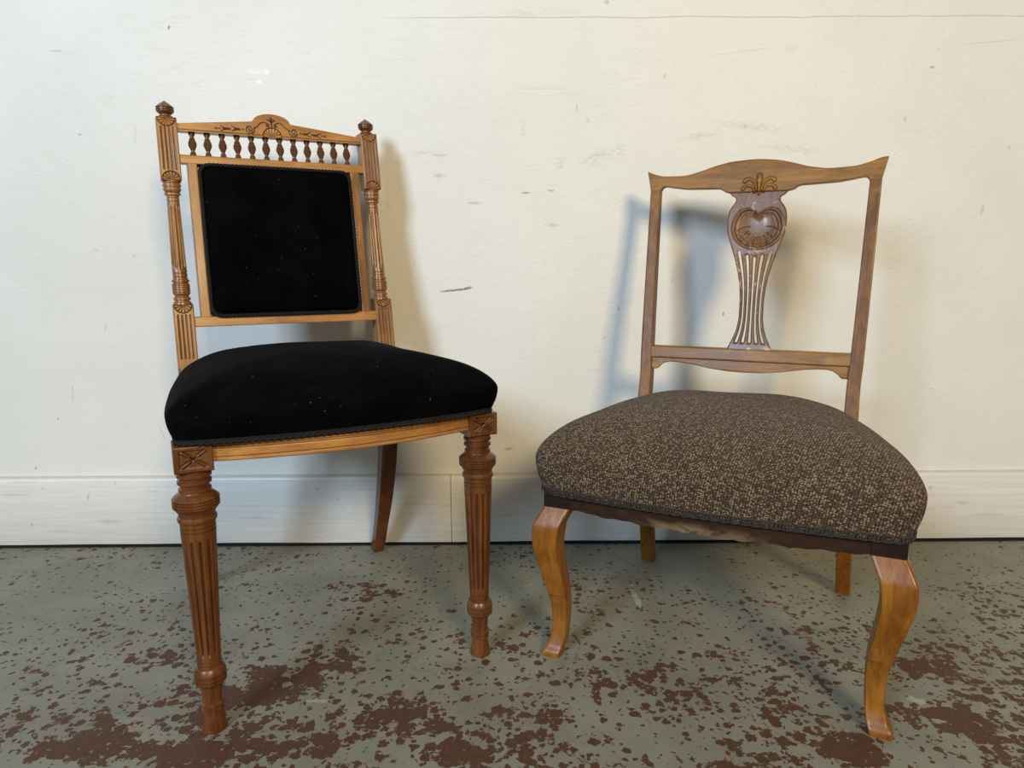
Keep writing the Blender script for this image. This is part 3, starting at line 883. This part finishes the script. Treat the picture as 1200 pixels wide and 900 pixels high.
# back posts running down into the rear legs
for sx in (-1, 1):
    tab = [(0, .1975, .4394, .0135, .0140), (.1, .1935, .400, .0135, .0150), (.2, .1885, .353, .0135, .0155), (.28, .1865, .325, .0130, .0160), (.36, .1865, .324, .0120, .0155), (.43, .187, .3385, .0112, .0145), (.4809, .1895, .3505, .0110, .0140), (.80, .1995, .4267, .0098, .0110)]
    rows = resample(tab, 90)
    cut = max(i for i, r_ in enumerate(rows) if r_[0] < .29)
    V, F, S = sweep([(sx * x, y, z, hx, hy) for z, x, y, hx, hy in rows[cut:]], 2, .0025)
    post = link_mesh('back_post', V, F, MAT['back_z'], B, 40, S)
    V, F, S = sweep([(sx * x, y, z, hx, hy) for z, x, y, hx, hy in rows[:cut + 1]], 2, .0025)
    link_mesh('rear_leg', V, F, MAT['honey_z'], post, 40, S)

def leaf_relief(X, Z, H, S):
    """the five leaf spray carved across the crest rail and the head of the splat"""
    def leaf(pts, w0, w1, h, up_):
        nonlocal H, S
        n = len(pts) - 1
        D = np.full(X.shape, 9.0)
        for i in range(n):
            w = w0 + (w1 - w0) * (i + .5) / n
            D = np.minimum(D, seg_dist(X, Z, pts[i:i+2]) / w)
        H += h * np.clip(1 - D ** 2, 0, 1) ** .7
        rim = np.clip(1 - np.abs(D - 1.12) / .28, 0, 1)
        H -= .0009 * rim; S = np.maximum(S, rim * .9)
    leaf([(.0008, .783), (.0006, .797), (.0002, .808), (0, .8165)], .0018, .0052, .0028, 1)
    for sx in (-1, 1):
        leaf([(sx * a + .0005, c_) for a, c_ in ((.0042, .790), (.0068, .800), (.0115, .8075), (.0180, .8115), (.0245, .8105), (.0270, .8070))], .0016, .0032, .0022, 1)
        leaf([(sx * a + .0005, c_) for a, c_ in ((.0075, .786), (.0105, .7935), (.0160, .7980), (.0220, .7985), (.0280, .7955), (.0295, .7915))], .0016, .0030, .0020, 1)
    return H, S

# shaped crest rail
top2 = [(-.22, .8385), (-.205, .8315), (-.1807, .8258), (-.1465, .8249), (-.1135, .8314), (-.0815, .8411), (-.0498, .8472), (-.0105, .8490), (.0282, .8455), (.0589, .838), (.0892, .829), (.1256, .8240), (.1607, .8252), (.188, .8315), (.2106, .8388), (.218, .8392)]
bot2 = [(0, .7868), (.048, .7868), (.058, .7876), (.064, .790), (.070, .7945), (.077, .7962), (.10, .7968), (.14, .7985), (.165, .8025), (.181, .8055), (.1865, .8035), (.1892, .7985), (.1905, .7975), (.2085, .7975)]
un = np.unique(np.concatenate([np.linspace(-1, 1, 300), np.linspace(-.17, .17, 170)]))
nv = 70
xb = un * .2085; xt = un * .2180
zb = interp(bot2, np.abs(xb)); ztp = smooth_interp(top2, xt)
t = np.linspace(0, 1, nv)[:, None]
Xg = xb[None] + (xt - xb)[None] * t; Zg = zb[None] + (ztp - zb)[None] * t
H = np.zeros(Xg.shape); S = np.zeros(Xg.shape)
H, S = leaf_relief(Xg, Zg, H, S)
e = np.minimum(t * (ztp - zb)[None], (1 - t) * (ztp - zb)[None])
H -= np.clip(.0022 - e, 0, 1) * .7
V, F, S = panel(Xg, Zg, H, S, lambda X, Z: Y2 + SL2 * (Z - Z2) - .0115, .021)
link_mesh('crest_rail', V, F, MAT['back_x'], B, 35, S)

# pierced and carved splat
hwt = [(.4905, .0395), (.494, .0385), (.503, .0345), (.5136, .0298), (.530, .0245), (.554, .0216), (.578, .0217), (.602, .0232), (.630, .0278), (.650, .0330), (.668, .0385), (.685, .0442), (.702, .0500), (.718, .0533), (.735, .0537), (.7495, .0520), (.760, .0475), (.767, .0422), (.7725, .0402), (.777, .0415), (.780, .0470), (.783, .0500), (.787, .0535)]
sl_c = [-.72, -.36, 0, .36, .72]; sw = .082
svals = set(np.linspace(-1, 1, 111).tolist())
for c_ in sl_c:
    svals = {v for v in svals if abs(v - c_) > sw + .006}
    svals |= set((c_ + sw * np.linspace(-1, 1, 9)).tolist())
sv = np.array(sorted(svals))
zz = np.linspace(.4905, .787, 300)
hw = smooth_interp(hwt, zz); cxz = np.interp(zz, [.49, .787], [.0040, -.0005])
Xg = cxz[:, None] + hw[:, None] * sv[None]; Zg = np.repeat(zz[:, None], len(sv), 1)
sm = (sv[:-1] + sv[1:]) / 2; zm_ = (zz[:-1] + zz[1:]) / 2
mask = np.ones((len(zm_), len(sm)), bool)
for c_, ztop in zip(sl_c, (.676, .668, .664, .668, .676)):
    zbot = .5025
    hwm = smooth_interp(hwt, zm_)
    for j, z in enumerate(zm_):
        if zbot < z < ztop:
            rad = sw * hwm[j]
            e = min(z - zbot, ztop - z)
            f = 1 if e > rad else math.sqrt(max(0, 1 - (1 - e / rad) ** 2))
            mask[j, np.abs(sm - c_) < sw * f] = False
H = np.zeros(Xg.shape); S = np.zeros(Xg.shape)
# dished heart with radiating veins
hx, hz = .0035, .7195
dx, dz = (Xg - hx) / .0415, (Zg - hz) / .0365
r = np.hypot(dx, dz); a = np.arctan2(dz, dx)
r0 = 1 - .34 * np.exp(-((a - math.pi / 2) / .33) ** 2) + .06 * np.exp(-((np.abs(a - math.pi / 2) - .75) / .3) ** 2)
rr = r / r0
H += np.where(rr < 1, -.0062 * np.clip(1 - rr ** 3, 0, 1), 0)
H += .0016 * np.clip(1 - np.abs(rr - 1.09) / .10, 0, 1)
rim = np.clip(1 - np.abs(rr - 1.0) / .045, 0, 1); H -= .0016 * rim; S = np.maximum(S, rim)
rim = np.clip(1 - np.abs(rr - .83) / .03, 0, 1) * (Zg < .742); H -= .0007 * rim; S = np.maximum(S, rim * .6)
for ang, bend in ((-150, 8), (-125, 5), (-105, 2), (-90, 0), (-75, -2), (-52, -5), (-25, -9), (20, -16), (160, 16), (195, 12)):
    pts = [(hx + .0415 * q_ * math.cos(R(ang + bend * (q_ - .4) * 3)), hz - .003 + .0365 * q_ * math.sin(R(ang + bend * (q_ - .4) * 3))) for q_ in np.linspace(.38, .93, 9)]
    g, s = groove(seg_dist(Xg, Zg, pts), .0010, .0010); H += g; S = np.maximum(S, s * .85 * (rr < .97))
H, S = leaf_relief(Xg, Zg, H, S)
# reeds between the slots, rolled edges
slotd = np.min(np.abs(sv[None, :] - np.array(sl_c)[:, None]), 0) - sw
inreed = np.clip((.672 - Zg) / .01, 0, 1) * np.clip((Zg - .500) / .006, 0, 1)
H -= inreed * np.clip(.07 - np.repeat(slotd[None], len(zz), 0), 0, 1) / .07 * .0014
edge = (1 - np.abs(sv))[None] * hw[:, None]
H -= np.clip(.002 - edge, 0, 1) * .8
V, F, S = panel(Xg, Zg, H, S, lambda X, Z: Y2 + SL2 * (Z - Z2) - .0075, .013, mask)
link_mesh('carved_splat', V, F, MAT['splat'], B, 35, S)

# lower back rail with its shaped apron
def bar2(x0, x1, z0, z1, yoff, th, bev):
    cz, hz = (z0 + z1) / 2, (z1 - z0) / 2
    return loops([[(x, yc2(cz + pz) + yoff + py, cz + pz) for py, pz in rrect(th / 2, hz, bev, 2)] for x in (x0, x1)])
V, F = bar2(-.181, .181, .4695, .4915, -.002, .021, .002)
low = link_mesh('lower_back_rail', V, F, MAT['back_x'], B, 40)
apr = [(0, .4478), (.03, .4485), (.066, .4525), (.10, .4585), (.125, .4610), (.142, .4612), (.152, .4590), (.160, .4535), (.1655, .4475), (.1675, .4465), (.181, .4465)]
un = np.linspace(-.181, .181, 240); zb = interp(apr, np.abs(un)); t = np.linspace(0, 1, 12)[:, None]
Xg = np.repeat(un[None], 12, 0); Zg = zb[None] + (.4705 - zb)[None] * t
H = np.zeros(Xg.shape) - np.clip(.0015 - t * (.4705 - zb)[None], 0, 1) * .8
V, F, S = panel(Xg, Zg, H, H * 0, lambda X, Z: Y2 + SL2 * (Z - Z2) - .0075, .014)
link_mesh('shaped_apron', V, F, MAT['back_x'], low, 35, S)

# seat rails
bow2 = lambda x: -.0205 - .013 * (1 - (x / .2165) ** 2)
nu = 90; u = np.linspace(-.2165, .2165, nu); t = np.linspace(0, 1, 14)[:, None]
low_edge = .2615 - .0035 * (1 - (u / .2165) ** 2) + .0009 * np.sin(u * 90) + .0006 * np.sin(u * 211)
Xg = np.repeat(u[None], 14, 0); Zg = low_edge[None] + (.284 - low_edge)[None] * t
H = .0006 * np.sin(Xg * 160) * np.sin(Zg * 300)
V, F, S = panel(Xg, Zg, H, H * 0, lambda X, Z: bow2(X), .022)
link_mesh('seat_rail', V, F, MAT['hessian'], B, 40, S)
for sx in (-1, 1):
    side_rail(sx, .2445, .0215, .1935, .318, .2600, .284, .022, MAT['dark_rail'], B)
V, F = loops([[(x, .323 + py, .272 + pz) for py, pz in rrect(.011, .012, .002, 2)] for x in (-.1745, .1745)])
link_mesh('seat_rail', V, F, MAT['dark_rail'], B, 40)

# broad domed tweed seat
ol = []
for x in np.linspace(-.272, .272, 17): ol.append((x, -.031 - .016 * (1 - (x / .272) ** 2)))
ol += [(.2785, -.005), (.279, .03), (.272, .09), (.258, .16), (.240, .23), (.222, .29), (.208, .318), (.170, .330), (.09, .342), (0, .346)]
ol += [(-x, y) for x, y in ol[:16:-1] if x > 0]
ol = chaikin(ol, 2)
V, F, O2_ = cushion(ol, (0, .150), .2835, .343, .091, 2.5, 1.8, 170, .0014, .952, 1.004)
seat2 = link_mesh('seat_cushion', V, F, MAT['tweed'], B, 60)
# looped gimp along the lower edge: two cords with upright stitches
C = np.array([0, .150]); mb = MB()
for s, z in ((.959, .2850), (.970, .2945)):
    P = even([(*(C + (p - C) * s), z) for p in O2_], 600)
    t_ = tube_along(P, .0011, 5, True, .6, 2, .0009); mb.add(t_.V, t_.F)
P = even([(*(C + (p - C) * .966), .2898) for p in O2_], 330)
for i in range(330):
    p = P[i]; tn = P[(i + 1) % 330] - P[i - 1]; tn /= np.linalg.norm(tn); nn = np.array([tn[1], -tn[0], 0])
    dy = .0012 if i % 3 else -.0006
    rings = []
    for k in range(5):
        a_ = -1 + 2 * k / 4; rad = .0013 * math.sqrt(max(.1, 1 - a_ * a_)) + .0002
        c_ = p + np.array([0, 0, a_ * .0040]) + nn * dy + tn * a_ * .0008
        rings.append([tuple(c_ + rad * (tn * math.cos(q_ * math.pi / 2.5) + nn * math.sin(q_ * math.pi / 2.5))) for q_ in range(5)])
    V, F = loops(rings); mb.add(V, F)
mb.build('gimp_braid', MAT['tweed_cord'], seat2, 60)

# ================================================================== twig on the floor
fx, fy = on_floor(675, 752)
m, nt, b = newmat('dark_twig_bark'); q = NT(nt)
q.l(q.mix(q.noise(q.coord(), 300, 2, .5), (.020, .016, .012), (.06, .05, .036)), b.inputs['Base Color']); b.inputs['Roughness'].default_value = .8
P = [(-.002 + .010 * math.sin(k / 14 * 1.3) - .002, .022 - .034 * k / 14, .0016 + .003 * math.sin(k / 14 * math.pi)) for k in range(15)]
tw = tube_along(P, .0009, 6, False).build('twig', m, None, 60)
tw.location = (fx, fy, 0)
tw['label'] = 'thin dark curved twig lying on the floor beside the low chair front leg'; tw['category'] = 'twig'
